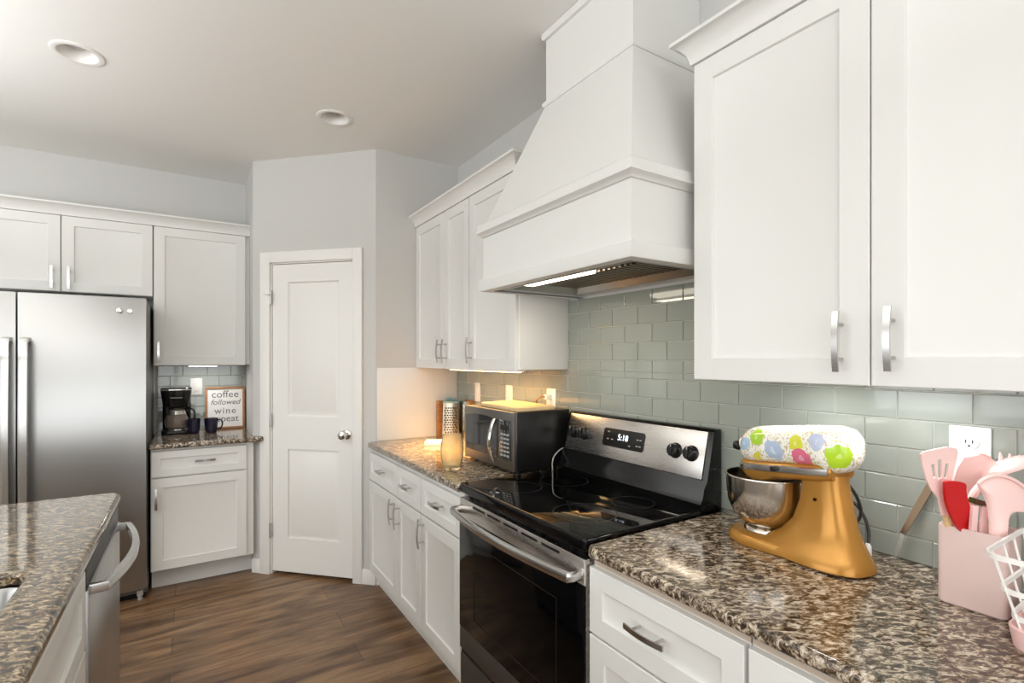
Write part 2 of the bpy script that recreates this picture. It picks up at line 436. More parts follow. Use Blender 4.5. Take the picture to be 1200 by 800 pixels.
# ------------------------------------------------------------------ tiled splashbacks
def tiles(mp, regions, z0, pz, u_odd, pu, bed):
    q = MB(mp)
    for (ua, ub, va, vb) in regions:
        q.mi = 1; q.box(ua, ub, va, vb, 0, .0055); q.mi = 0
        k0 = int(math.floor((va-z0)/pz)); k1 = int(math.ceil((vb-z0)/pz))
        for k in range(k0, k1):
            off = u_odd + (0 if k % 2 else pu/2)
            j0 = int(math.floor((ua-off)/pu)); j1 = int(math.ceil((ub-off)/pu))
            for j in range(j0, j1):
                a, b = max(ua, off+j*pu)+.0013, min(ub, off+(j+1)*pu)-.0013
                c, d = max(va, z0+k*pz)+.0013, min(vb, z0+(k+1)*pz)-.0013
                if b-a < .004 or d-c < .004: continue
                e = .0016
                q.rings([[(a, c, .005), (b, c, .005), (b, d, .005), (a, d, .005)], [(a, c, .0082), (b, c, .0082), (b, d, .0082), (a, d, .0082)],
                         [(a+e, c+e, .0094), (b-e, c+e, .0094), (b-e, d-e, .0094), (a+e, d-e, .0094)]])
    return q
q = tiles(faceR(XW-.0006), [(-.7, YP-.008, .905, 1.366), (.977, 1.942, 1.366, 1.703)], .894, .0744, 1.335, .151, 0)
meta(put('tile_backsplash', q, [M_TILE, M_GROUT], smooth=20), 'sage green glass subway tile splashback behind the stove and mixer', 'backsplash')
q = tiles(faceB(YB-.0006), [(-.205, .35, .912, 1.385)], .93, .0744, .1, .151, 0)
meta(put('tile_backsplash', q, [M_TILE, M_GROUT], smooth=20), 'small glass tile splashback behind the coffee maker', 'backsplash')

# ------------------------------------------------------------------ cabinets
def shaker(mp, u0, u1, v0, v1, st=.058, t=.02, w0=0):
    q = MB(mp); e = .0018
    def R(i, w): return [(u0+i, v0+i, w), (u1-i, v0+i, w), (u1-i, v1-i, w), (u0+i, v1-i, w)]
    q.rings([R(0, w0), R(0, w0+t-e), R(e, w0+t), R(st-.001, w0+t), R(st, w0+t-.001), R(st+.0015, w0+t-.0075), R(st+.004, w0+t-.0085)])
    return q
def pull(mp, u, v, L=.136, vert=True, w0=.02, sub=None):
    """bowed flat bar pull on two round posts"""
    q = MB(mp)
    def P(a, w, s=0): return (u+s, v+a, w) if vert else (u+a, v+s, w)
    path = [P(-L/2+L*k/12, w0+.028+.007*math.cos(PI*(k/12-.5))) for k in range(13)]
    hw = .0065
    q.rings([[tuple(Vector(p)+Vector((hw*sx if vert else 0, 0 if vert else hw*sx, .0022*sw))) for sx, sw in ((-1, -1), (1, -1), (1, 1), (-1, 1))] for p in path])
    for s in (-1, 1):
        c = P(s*L*.29, w0)
        q.rings([[(c[0]+.0042*math.cos(2*PI*k/10), c[1]+.0042*math.sin(2*PI*k/10), w) for k in range(10)] for w in (w0-.002, w0+.033)])
    return q
def add_front(root, mp, kind, u0, u1, v0, v1, hd=None, st=.058):
    d = put('drawer_front' if kind == 'drawer' else 'door', shaker(mp, u0, u1, v0, v1, st), M_CAB, root)
    if hd: put('handle', pull(mp, hd[0], hd[1], hd[3] if len(hd) > 3 else .136, hd[2] == 'v'), M_NICKEL, d)
    return d

# upper cabinet right of the hood
g = 'white wall cabinets on the range wall'
XU = 1.27
c = thing('wall_cabinet', 'large white wall cabinet right of the hood above the stand mixer', 'cabinet', (1.415, .49, 1.366), group=g)
put('carcass', MB().box(XU, XW-.0005, .035, .975, 1.372, 2.284, .001), M_CAB, c)
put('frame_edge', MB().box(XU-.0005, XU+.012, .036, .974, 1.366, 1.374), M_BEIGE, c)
mR = faceR(XU)
add_front(c, mR, 'door', .5195, .977, 1.362, 2.283, (.575, 1.46, 'v'), .062)
add_front(c, mR, 'door', .052, .5165, 1.362, 2.283, (.4745, 1.463, 'v'), .062)
# left pair and single
c = thing('wall_cabinet', 'white two door wall cabinet beside the pantry wall', 'cabinet', (1.415, 2.8, 1.366), group=g)
put('carcass', MB().box(XU, XW-.0005, 2.412, YP-.001, 1.372, 2.284, .001), M_CAB, c)
add_front(c, mR, 'door', 2.722, YP-.004, 1.366, 2.283, (2.757, 1.468, 'v'))
add_front(c, mR, 'door', 2.413, 2.718, 1.366, 2.283, (2.684, 1.468, 'v'))
c = thing('wall_cabinet', 'white single door wall cabinet tucked against the left of the hood', 'cabinet', (1.415, 2.17, 1.366), group=g)
put('carcass', MB().box(XU, XW-.0005, 1.944, 2.409, 1.372, 2.284, .001), M_CAB, c)
add_front(c, mR, 'door', 1.949, 2.405, 1.366, 2.283, (2.376, 1.468, 'v'))
# crown mouldings
PROF = [(0, 2.2845), (.007, 2.2845), (.009, 2.296), (.015, 2.314), (.028, 2.331), (.044, 2.341), (.05, 2.343), (.05, 2.353), (0, 2.353)]
XF = XU-.02
q = MB(); q.rings([[(XW-.0005, .977+p, z), (XF-p, .977+p, z), (XF-p, .03, z), (XW-.0005, .03, z)] for p, z in PROF[:-1]])
meta(put('crown_molding', q, M_CAB, smooth=40), 'white coved crown on top of the cabinet above the stand mixer', 'molding')
q = MB(); q.rings([[(XF-p, YP-.001, z), (XF-p, 1.942-p, z), (XW-.0005, 1.942-p, z), (XW-.0005, YP-.001, z)] for p, z in PROF[:-1]])
meta(put('crown_molding', q, M_CAB, smooth=40), 'white coved crown along the cabinets left of the hood', 'molding')
# uppers on the back wall
YU = 4.03; mB = faceB(YU)
g = 'white wall cabinets around the fridge'
c = thing('wall_cabinet', 'low white two door cabinet over the steel fridge', 'cabinet', (-.665, 4.18, 1.83), group=g)
put('carcass', MB().box(-1.125, -.209, YU, YB-.0005, 1.826, 2.284, .001), M_CAB, c)
add_front(c, mB, 'door', -1.115, -.661, 1.828, 2.283, (-.697, 1.91, 'v'))
add_front(c, mB, 'door', -.656, -.211, 1.828, 2.283, (-.62, 1.91, 'v'))
c = thing('wall_cabinet', 'white single door wall cabinet above the coffee maker', 'cabinet', (.07, 4.18, 1.38), group=g)
put('carcass', MB().box(-.207, .349, YU, YB-.0005, 1.386, 2.284, .001), M_CAB, c)
add_front(c, mB, 'door', -.203, .322, 1.381, 2.283, (-.178, 1.465, 'v'))
q = MB(); q.rings([[(-1.13, YU-.02-p, z), (.3495, YU-.02-p, z), (.3495, YB-.001, z), (-1.13, YB-.001, z)] for p, z in PROF[:-1]])
meta(put('crown_molding', q, M_CAB, smooth=40), 'white coved crown along the cabinets over the fridge', 'molding')

# base cabinets
XB = .96; mF = faceR(XB); CT = .905
def base_carcass(x0, y0, y1, root):
    put('carcass', MB().box(x0, XW-.0005, y0, y1, .105, CT-.034, .001), M_CAB, root)
    put('toe_kick', MB().box(1.0, 1.02, y0, y1, 0, .105), M_CAB, root)
g = 'white base cabinets on the range wall'
c = thing('base_cabinet', 'white base cabinet by the pantry with two drawers over paired doors', 'cabinet', (1.26, 2.74, 0), group=g)
base_carcass(XB, 2.318, YP-.001, c)
add_front(c, mF, 'drawer', 2.657, YP-.006, .678, .845, (2.90, .768, 'h', .11), .045)
add_front(c, mF, 'drawer', 2.321, 2.651, .678, .845, (2.487, .768, 'h', .12), .045)
add_front(c, mF, 'door', 2.657, YP-.006, .112, .668, (2.695, .59, 'v', .14))
add_front(c, mF, 'door', 2.321, 2.651, .112, .668, (2.612, .585, 'v', .14))
c = thing('base_cabinet', 'white base cabinet left of the stove with a single drawer over one door', 'cabinet', (1.26, 2.1, 0), group=g)
base_carcass(XB, 1.888, 2.315, c)
add_front(c, mF, 'drawer', 1.891, 2.312, .678, .845, (2.10, .768, 'h', .12), .045)
add_front(c, mF, 'door', 1.891, 2.312, .112, .668, (2.277, .59, 'v', .14))
c = thing('base_cabinet', 'white base cabinet right of the stove under the stand mixer', 'cabinet', (1.26, .85, 0), group=g)
base_carcass(XB, .611, 1.084, c)
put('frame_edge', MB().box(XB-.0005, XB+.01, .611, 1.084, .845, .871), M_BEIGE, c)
add_front(c, mF, 'drawer', .6145, 1.0835, .662, .843, (.86, .757, 'h', .125), .052)
add_front(c, mF, 'door', .6145, 1.0835, .112, .655, (.66, .58, 'v', .14))
c = thing('base_cabinet', 'white base cabinet nearest the camera under the utensil crock', 'cabinet', (1.26, .3, 0), group=g)
base_carcass(XB, -.3, .608, c)
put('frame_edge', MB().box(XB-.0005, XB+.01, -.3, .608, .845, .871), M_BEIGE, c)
add_front(c, mF, 'drawer', -.295, .605, .662, .843, (.15, .757, 'h', .125), .052)
add_front(c, mF, 'door', -.295, .605, .112, .655, (.5, .58, 'v', .14))
# back base cabinet
c = thing('base_cabinet', 'white base cabinet under the coffee maker beside the fridge', 'cabinet', (.07, 4.05, 0))
YF = 3.755; mK = faceB(YF)
put('carcass', MB().prism([(-.207, YB-.0005), (-.207, YF), (.349, YF), (.349, YB-.0005)], .135, .8785), M_CAB, c)
put('toe_kick', MB().box(-.207, .349, 3.86, 3.88, 0, .135), M_CAB, c)
add_front(c, mK, 'drawer', -.203, .306, .706, .862, (.075, .79, 'h', .11), .045)
add_front(c, mK, 'door', -.203, .306, .142, .698, (-.178, .58, 'v', .13))

# ------------------------------------------------------------------ counters
def counter(name, pts, z, mat, label, holes=()):
    o = put(name, MB().prism(pts, z-.033, z, bev=.011, seg=3, holes=holes), mat, smooth=50)
    w = o.modifiers.new('weighted', 'WEIGHTED_NORMAL'); w.keep_sharp = True; w.weight = 100
    return meta(o, label, 'countertop')
counter('countertop', [(.925, 1.884), (XW-.001, 1.884), (XW-.001, YP-.001), (.955, YP-.001), (.925, YP-.03)], CT, M_GRAN, 'speckled granite countertop left of the stove under the microwave')
counter('countertop', [(.925, -.4), (XW-.001, -.4), (XW-.001, 1.085), (.94, 1.085), (.925, 1.07)], CT, M_GRAN, 'speckled granite countertop right of the stove under the gold stand mixer')
counter('countertop', [(-.215, YB-.001), (-.215, 3.715), (-.2, 3.70), (.385, 3.70), (.415, 3.732), (.349, 3.798), (.349, YB-.001)], .912, M_GRAN, 'short granite countertop under the coffee maker beside the fridge')
IX, IY = -.23, 2.495
counter('countertop', [(-1.3, -.6), (IX, -.6), (IX, IY-.04), (IX-.012, IY-.012), (IX-.04, IY), (-1.3, IY)], CT, M_GRANI, 'large granite island countertop in the left foreground',
        holes=[rrect(-.79, -.335, .95, 1.68, .05)])

# ------------------------------------------------------------------ island
IF = -.256; mI = faceI(IF)
c = thing('island_cabinet', 'white island cabinet beside the dishwasher under the sink', 'cabinet', (-.7, 1.2, 0))
q = MB(); q.box(IF-.02, IF-.0005, .9, 1.742, .1, .872); q.box(-1.26, IF-.02, -.5, .9, .1, .872); q.box(-1.26, -1.24, .9, 1.742, .1, .872)
put('carcass', q, M_CAB, c)
put('toe_kick', MB().box(-1.24, IF-.06, -.5, 1.742, 0, .1), M_CAB, c)
add_front(c, mI, 'drawer', 1.06, 1.738, .66, .86, None, .05)
add_front(c, mI, 'door', 1.40, 1.738, .112, .65, None, .058)
add_front(c, mI, 'door', 1.06, 1.395, .112, .65, None, .058)
add_front(c, mI, 'drawer', .3, 1.055, .66, .86, None, .05)
add_front(c, mI, 'door', .3, 1.055, .112, .65, None, .058)
meta(put('end_panel', MB().box(-1.26, IF+.002, 2.452, 2.47, 0, .8715, .002), M_CAB), 'white end panel closing the island beyond the dishwasher', 'panel')
c = thing('dishwasher', 'stainless dishwasher with bowed handle in the island', 'dishwasher', (-.6, 2.1, 0))
put('tub', MB().box(-.85, IF-.005, 1.75, 2.447, .02, .862, .002), M_DARK, c)
dd = put('door', MB().box(IF-.004, IX-.001, 1.757, 2.447, .1, .80, .004), M_STEEL, c)
put('control_strip', MB().box(IF-.004, IX-.006, 1.757, 2.447, .803, .862, .003), M_DARK, c)
put('toe_kick', MB().box(IF-.08, IF-.07, 1.757, 2.447, 0, .1), M_BLACK, c)
hp = [(IX-.006, 1.80, .79), (IX+.03, 1.803, .79)]+[(IX+.03+.042*math.sin(PI*k/14), 1.803+.595*k/14, .79) for k in range(1, 14)]+[(IX+.03, 2.398, .79), (IX-.006, 2.401, .79)]
put('handle', MB().sweep(hp, [(-.009, -.013), (.009, -.013), (.011, 0), (.009, .013), (-.009, .013), (-.011, 0)]), M_NICKEL, dd)
# sink
c = thing('sink', 'stainless undermount sink set in the island countertop', 'sink', (-.56, 1.3, .66))
out = [(rrect(-.79-o, -.335+o, .95-o, 1.68+o, .05), z) for o, z in ((.02, .871), (.0, .871), (-.004, .86), (-.02, .70), (-.05, .685))]
q = MB(); q.rings([[(x, y, z) for x, y in r] for r, z in out], caps=False)
q.prism(rrect(-.74, -.385, 1.0, 1.63, .05), .683, .686); put('basin', q, M_STEEL, c)
put('drain', MB().lathe([(.001, 0), (.045, 0), (.043, .004), (.03, .003), (.001, .001)], (-.56, 1.3, .686), 24), M_CHROME, c)

# ------------------------------------------------------------------ fridge
c = thing('refrigerator', 'stainless side by side refrigerator left of the coffee maker', 'refrigerator', (-.675, 4.0, 0))
put('body', MB().box(-1.12, -.222, 3.735, 4.32, .03, 1.765, .004), M_FSIDE, c)
def fr_door(u0, u1):
    n = 14; pts = [(u0, 3.725)]+[(u0+(u1-u0)*k/n, 3.664-.007*math.sin(PI*k/n)) for k in range(n+1)]+[(u1, 3.725)]
    return MB().prism(pts, .075, 1.778, bev=.006)
dl = put('freezer_door', fr_door(-1.118, -.783), M_STEEL, c); dr = put('fridge_door', fr_door(-.775, -.224), M_STEEL, c)
for x, d in ((-.812, dl), (-.742, dr)):
    hp = [(x, 3.66, 1.527), (x, 3.615, 1.52)]+[(x, 3.605-.012*math.sin(PI*k/10), 1.50-.9*k/10) for k in range(11)]+[(x, 3.615, .58), (x, 3.66, .573)]
    put('handle', MB().sweep(hp, [(-.015, -.009), (.015, -.009), (.019, 0), (.015, .009), (-.015, .009), (-.019, 0)], up=(1, 0, 0)).mp and
        MB().sweep(hp, [(-.01, -.017), (.01, -.017), (.012, 0), (.01, .017), (-.01, .017), (-.012, 0)], up=(1, 0, 0)), M_NICKEL, d)
for x, r in ((-.345, .016), (-.298, .014)):
    put('badge', MB().lathe([(.001, 0), (r, 0), (r, -.004), (r*.8, -.006), (.001, -.006)], (x, 3.660, 1.70), 24, 'y'), M_CHROME, dr)
put('hinge_cover', MB().box(-.30, -.226, 3.69, 3.80, 1.766, 1.785, .004), M_DARK, c)
put('toe_grille', MB().box(-1.11, -.232, 3.745, 3.765, .0, .07), M_BLACK, c)
put('foot', MB().lathe([(.012, 0), (.012, .03)], (-.255, 3.715, .0), 12).box(-.27, -.24, 3.70, 3.76, .03, .06), M_GREYP, c)

# ------------------------------------------------------------------ range hood
c = thing('range_hood', 'white wooden range hood with tapered canopy above the stove', 'range hood', (1.3, 1.44, 1.704))
hx, ha, hb = 1.035, 1.017, 1.862
q = MB().prism([(XW-.001, ha), (hx, ha), (hx, hb), (XW-.001, hb), (XW-.001, hb-.02), (hx+.02, hb-.02), (hx+.02, ha+.02), (XW-.001, ha+.02)], 1.712, 1.97)
put('lower_box', q, M_CAB, c)
def band(x, a, b, o, z0, z1, prof):
    return MB().rings([[(XW-.001, a-p, z), (x-p, a-p, z), (x-p, b+p, z), (XW-.001, b+p, z)] for p, z in prof], caps=False)
put('bottom_trim', band(hx, ha, hb, 0, 0, 0, [(-.03, 1.704), (.012, 1.704), (.014, 1.708), (.014, 1.748), (.010, 1.753), (0, 1.754)]), M_CAB, c)
put('middle_trim', band(hx, ha, hb, 0, 0, 0, [(0, 1.926), (.006, 1.928), (.012, 1.938), (.024, 1.944), (.024, 1.952), (.018, 1.956), (.018, 1.978), (.006, 1.988), (-.02, 1.99)]), M_CAB, c)
cx, ca, cb = 1.223, 1.193, 1.675
put('canopy', MB().rings([[(XW-.001, a, z), (x, a, z), (x, b, z), (XW-.001, b, z)] for x, a, b, z in ((hx+.002, ha+.002, hb-.002, 1.97), (cx, ca, cb, 2.456))]), M_CAB, c)
put('chimney', MB().box(cx, XW-.001, ca, cb, 2.45, CZ-.001), M_CAB, c)
put('chimney_trim', band(cx, ca, cb, 0, 0, 0, [(-.01, 2.444), (.008, 2.446), (.012, 2.452), (.012, 2.462), (.006, 2.468), (0, 2.472)]), M_CAB, c)
put('ceiling_trim', band(cx, ca, cb, 0, 0, 0, [(0, CZ-.03), (.01, CZ-.026), (.014, CZ-.016), (.014, CZ-.001)]), M_CAB, c)
v0, v1, v2, v3 = 1.115, 1.47, 1.09, 1.78          # vent insert: X from v0 to v1, Y from v2 to v3
q = MB().prism([(hx+.02, ha+.02), (XW-.002, ha+.02), (XW-.002, hb-.02), (hx+.02, hb-.02)], 1.716, 1.724, holes=[[(v0, v2), (v1, v2), (v1, v3), (v0, v3)]])
put('underside', q, M_CAB, c)
q = MB().rings([[(x, y, z) for x, y in ((v0+i, v2+i), (v1-i, v2+i), (v1-i, v3-i), (v0+i, v3-i))] for i, z in ((-.012, 1.716), (-.012, 1.712), (0, 1.712), (.02, 1.74))], caps=False)
vi = put('vent_insert', q.box(v0, v1, v2, v3, 1.742, 1.75), M_STEEL, c)
q = MB()
for k in range(24): q.box(1.235+.0, 1.45, 1.13+k*.0262, 1.143+k*.0262, 1.734, 1.741)
put('filter', q, M_MESH, vi)
put('lamp_lens', MB().box(1.135, 1.205, 1.35, 1.74, 1.722, 1.742, .006), M_HOODL, vi)
put('switch', MB().box(1.14, 1.19, 1.20, 1.29, 1.726, 1.742, .003), M_BLKP, vi)
area('hood_lamp', (1.18, 1.52, 1.70), (.07, .36), (0, 0, 0), 1.5, (1, .88, .70))

# ------------------------------------------------------------------ stove
c = thing('electric_range', 'black and stainless electric range between the two granite counters', 'stove', (1.24, 1.484, 0))
ra, rb = 1.091, 1.878
put('body', MB().box(.975, 1.53, ra, rb, .03, .885), M_BLACK, c)
put('toe_panel', MB().box(.99, 1.0, ra+.01, rb-.01, 0, .06), M_BLACK, c)
ck = put('cooktop', MB().prism(rrect(.93, 1.44, ra, rb, .012), .878, .915, bev=.007, seg=3), M_GLASSB, c)
for x, y, r in ((1.10, 1.29, .105), (1.10, 1.68, .085), (1.32, 1.29, .075), (1.32, 1.68, .10)):
    n = 56
    q = MB().rings([[(x+(r+o)*math.cos(2*PI*k/n), y+(r+o)*math.sin(2*PI*k/n), .9153) for k in range(n)] for o in (-.0014, .0014)], caps=False)
    put('burner_ring', q, M_RING, ck)
# backguard: glossy black shell with leaning steel control panel
pr = [(1.44, .90), (1.432, .935), (1.445, .955), (1.452, .985), (1.468, 1.006), (1.505, 1.172), (1.515, 1.18), (1.545, 1.18), (1.5455, .88), (1.44, .88)]
bg = put('backguard', MB().prism([(x, z) for x, z in pr], ra+.002, rb-.002, plane='xz', bev=.004), M_BLACK, c)
tl = Vector((1.505-1.468, 0, 1.172-1.006)).normalized(); nl = Vector((-tl.z, 0, tl.x))
def faceP(u, v, w): p = Vector((1.467, u, 1.004))+tl*v+nl*w; return (p.x, p.y, p.z)
cp = put('control_panel', MB(faceP).box(ra+.022, rb-.022, .006, .170, -.004, .006, .002), M_STEELH, bg)
dq = MB(faceP); t = [(u, v) for u, v in rrect(1.385, 1.615, .055, .13, .012)]
put('display', dq.prism(t, .006, .0085, bev=.0008), M_BLKP, cp)
t = text_mb('5:18', .034, None); q = MB(lambda x, y, z: faceP(1.5-x, .097+y, .0088+z)); q.absorb(t); put('clock_digits', q, M_DIGIT, cp)
for u, v in ((1.585, .115), (1.585, .085), (1.56, .085), (1.42, .1), (1.405, .1), (1.42, .075), (1.405, .075), (1.46, .07)): put('touch_mark', MB(faceP).box(u-.005, u+.005, v-.002, v+.002, .0085, .0092), M_GREYP, cp)
for u in (1.165, 1.235, 1.735, 1.805):
    q = MB(faceP); lathe_w(q, [(.001, .005), (.028, .005), (.028, .010), (.024, .014), (.022, .03), (.019, .033), (.001, .033)], u, .088)
    q.box(u-.005, u+.005, .066, .110, .03, .038, .002); k = put('knob', q, M_BLKP, cp)
    q = MB(faceP); q.box(u-.0015, u+.0015, .098, .109, .0375, .0388); put('pointer', q, M_GREYP, k)
# oven door
od = put('oven_door', MB().box(.932, .972, ra+.004, rb-.004, .245, .858, .004), M_STEELH, c)
put('window', MB().box(.9295, .94, ra+.004, rb-.004, .335, .785, .002), M_OVEN, od)
put('lower_band', MB().box(.9305, .94, ra+.004, rb-.004, .247, .333, .002), M_STEELD, od)
q = MB()
for (a, b, z0, z1) in ((1.22, 1.75, .40, .403), (1.22, 1.75, .70, .703), (1.22, 1.223, .40, .703), (1.747, 1.75, .40, .703)): q.box(.929, .931, a, b, z0, z1)
put('window_border', q, M_BLKP, od)
q = MB()
for k in range(5): a = 1.21+k*.115; q.box(.9305, .934, a, a+.09, .838, .846)
put('vent_slot', q, M_BLKP, od)
hp = [(.936, rb-.02, .812), (.900, rb-.018, .812)]+[(.888-.03*math.sin(PI*k/14), rb-.022-(rb-ra-.044)*k/14, .812) for k in range(15)]+[(.900, ra+.018, .812), (.936, ra+.02, .812)]
put('handle', MB().sweep(hp, [(.009*math.cos(2*PI*k/12), .0165*math.sin(2*PI*k/12)) for k in range(12)]), M_NICKEL, od)
dw = put('storage_drawer', MB().box(.934, .972, ra+.004, rb-.004, .065, .225, .004), M_STEELD, c)
put('drawer_lip', MB().box(.938, .972, ra+.006, rb-.006, .226, .241), M_BLACK, dw)

# ------------------------------------------------------------------ microwave and what is on and around it
c = thing('microwave', 'black and stainless countertop microwave left of the stove', 'microwave', (1.37, 2.135, CT))
x0, x1, ya, yb, z0, z1 = 1.208, 1.525, 1.900, 2.372, CT+.014, CT+.278
put('case', MB().box(x0+.02, x1, ya, yb, z0, z1, .003), M_BLKP, c)
put('foot', MB().lathe([(.012, 0), (.012, .016)], (x0+.05, ya+.04, CT), 12), M_BLKP, c)
for p in ((x0+.05, yb-.04), (x1-.04, ya+.04), (x1-.04, yb-.04)): put('foot', MB().lathe([(.012, 0), (.012, .016)], (p[0], p[1], CT), 12), M_BLKP, c)
fr = put('front_frame', MB().prism([(u, v) for u, v in ((ya, z0), (yb, z0), (yb, z1), (ya, z1))], x0, x0+.022, plane='yz', bev=.004), M_STEELM, c)
def faceM(u, v, w): return (x0-w, u, v)
arch = [(yb-.02, z0+.045), (yb-.02, z1-.045)]+[(yb-.02-(.312)*k/10, z1-.045+.012*math.sin(PI*k/10)) for k in range(1, 10)]+[(yb-.332, z1-.045), (yb-.332, z0+.045)]
put('door_window', MB(faceM).prism(arch, -.002, .003), M_SMOKE, fr)
put('keypad', MB(faceM).box(ya+.02, ya+.118, z0+.045, z1-.04, -.002, .003, .001), M_SMOKE, fr)
put('keypad_display', MB(faceM).box(ya+.03, ya+.108, z1-.085, z1-.062, .003, .004), M_BLKP, fr)
q = MB(faceM)
for r in range(6):
    for k in range(3): q.box(ya+.032+k*.027, ya+.052+k*.027, z0+.06+r*.019, z0+.069+r*.019, .003, .0042)
put('button_pad', q, M_GREYP, fr)
hy = ya+.137
put('handle', MB().sweep([(x0-.002, hy, z0+.222), (x0-.02, hy, z0+.221)]+[(x0-.028-.018*math.sin(PI*k/10), hy, z0+.205-.16*k/10) for k in range(11)]+[(x0-.02, hy, z0+.028), (x0-.002, hy, z0+.027)],
    [(.007*math.cos(2*PI*k/10), .011*math.sin(2*PI*k/10)) for k in range(10)], up=(0, 1, 0)), M_CHROME, fr)
# small wooden board lying on it
zt = z1
P = [at(564, 471.3, Z=zt+.018), at(605.3, 478, Z=zt+.018), at(650, 475.3, Z=zt+.018), at(602, 468.3, Z=zt+.018)]
meta(put('cutting_board', MB().prism([(p.x, p.y) for p in P], zt, zt+.018, bev=.003), M_BOARD), 'pale wooden cutting board lying on top of the microwave', 'cutting board')
# grater, board, card, glass
c = thing('box_grater', 'tall steel box grater with teal handle in the far counter corner', 'grater', (1.435, 3.02, CT), -.43)
def grat(z): k = 1-.12*z/.21; return [(x*k, y*k, z) for x, y in rrect(-.056, .056, -.038, .038, .006, 2)]
gb = put('body', MB().rings([grat(0), grat(.005), grat(.1), grat(.232)]), M_GRATER, c, local=True)
q = MB()
for r in range(12):
    for k in range(5):
        z = .03+r*.0155; s = (1-.12*z/.21); x = (-.040+k*.0175+(r % 2)*.006)*s; y = -.038*s
        q.ell((x, y, z), .0056, .0036, .0052, 8, 6)
put('teeth', q, M_BLKP, gb, local=True)
q = MB(); q.box(-.050, .050, -.034, .034, .230, .244, .004); q.tube([(-.034, 0, .242), (-.03, 0, .253), (0, 0, .257), (.03, 0, .253), (.034, 0, .242)], .009, 8)
put('handle', q, M_TEAL, c, local=True)
meta(put('wooden_board', MB().box(1.385, 1.50, 3.118, 3.14, CT, CT+.24, .004), M_BOARDD), 'brown wooden board standing behind the box grater', 'cutting board')
c = thing('knife_block', 'slim brown wooden block with steel face right of the box grater', 'block', (1.525, 2.95, CT))
put('body', MB().prism([(1.508, CT), (1.544, CT), (1.544, CT+.25), (1.508, CT+.235)], 2.90, 3.0, plane='xz', bev=.003), M_BOARDD, c)
put('steel_face', MB().box(1.485, 1.507, 2.905, 2.995, CT, CT+.245, .003), M_NICKEL, c)
c = thing('note_box', 'low white box with lilac mark on the far counter in front of the grater', 'box', (1.245, 2.86, CT), -.5)
put('tray', MB().box(-.05, .05, -.06, .06, 0, .022, .003), M_WHITEP, c, local=True); put('card', MB().lathe([(.001, 0), (.028, 0), (.028, .0015), (.001, .0015)], (-.005, .0, .022), 20), M_LILAC, c, local=True)
c = thing('glass_jar', 'ribbed amber tinted glass jar on the far counter edge', 'jar', (1.035, 2.165, CT))
q = MB(); n = 36; rs = []
for r, h in ((.001, .0), (.036, 0), (.040, .006), (.044, .02), (.052, .06), (.054, .1), (.050, .13), (.046, .15), (.044, .165), (.0415, .165), (.0435, .15), (.0475, .13), (.0512, .1), (.049, .06), (.041, .022), (.036, .012), (.001, .012)):
    rs.append([((r+(.0012*math.cos(12*2*PI*k/n) if .02 < h < .14 and r > .03 else 0))*math.cos(2*PI*k/n), (r+(.0012*math.cos(12*2*PI*k/n) if .02 < h < .14 and r > .03 else 0))*math.sin(2*PI*k/n), h) for k in range(n)])
put('vessel', q.rings(rs), M_AMBER, c, local=True)
# outlets
def outlet(label, y, w, z0, z1, sockets, group):
    t = thing('wall_outlet', label, 'outlet', (XW-.0095, y, z0), group=group); mp = lambda u, v, w_: (-w_, u, v)
    pl = put('cover_plate', MB(mp).box(-w/2, w/2, 0, z1-z0, 0, .006, .002), M_WHITEP, t, local=True)
    h = z1-z0
    if sockets:
        for zc in (h*.3, h*.7):
            q = MB(mp); q.prism([(u*.017, zc+v*.0145) for u, v in rrect(-1, 1, -1, 1, .75)], .006, .008); s = put('socket', q, M_WHITEP, pl, local=True)
            q = MB(mp); q.box(-.0075, -.005, zc-.002, zc+.006, .008, .0085); q.box(.005, .0075, zc-.002, zc+.006, .008, .0085); q.prism(circle(0, zc-.008, .0025, 10), .008, .0085); put('slot', q, M_DARK, pl, local=True)
    else:
        put('rocker', MB(mp).box(-.016, .016, h*.22, h*.78, .006, .009, .001), M_WHITEP, pl, local=True)
    return t
outlet('white outlet cover nearest the pantry on the warm lit tiles', 2.86, .066, 1.152, 1.272, False, 'outlet covers over the microwave')
outlet('white outlet cover directly behind the microwave board', 2.478, .072, 1.152, 1.272, False, 'outlet covers over the microwave')
outlet('white outlet with a plugged in cord right of the microwave', 2.075, .075, 1.145, 1.272, True, 'outlet covers over the microwave')
outlet('wide white outlet on the tiles behind the pink utensils', .434, .077, 1.14, 1.262, True, None)
c = thing('plug_cord', 'amber lit power plug and cord in the outlet beside the microwave', 'plug', (1.50, 2.08, 1.18))
put('plug', MB().box(1.512, 1.542, 2.068, 2.092, 1.217, 1.243, .004), M_WHITEP, c)
put('cord', MB().tube(bez([(1.512, 2.08, 1.23), (1.49, 2.085, 1.232), (1.475, 2.10, 1.215), (1.485, 2.11, 1.192), (1.515, 2.11, 1.186)]), .0035, 8), M_BOARDD, c)
meta(put('power_cable', MB().tube(bez([(1.53, 1.885, 1.0), (1.47, 1.885, 1.003), (1.425, 1.885, .975), (1.412, 1.885, .94), (1.415, 1.886, .9065)]), .003, 8), M_GREYP), 'grey cable arching behind the microwave above the stove', 'cable')

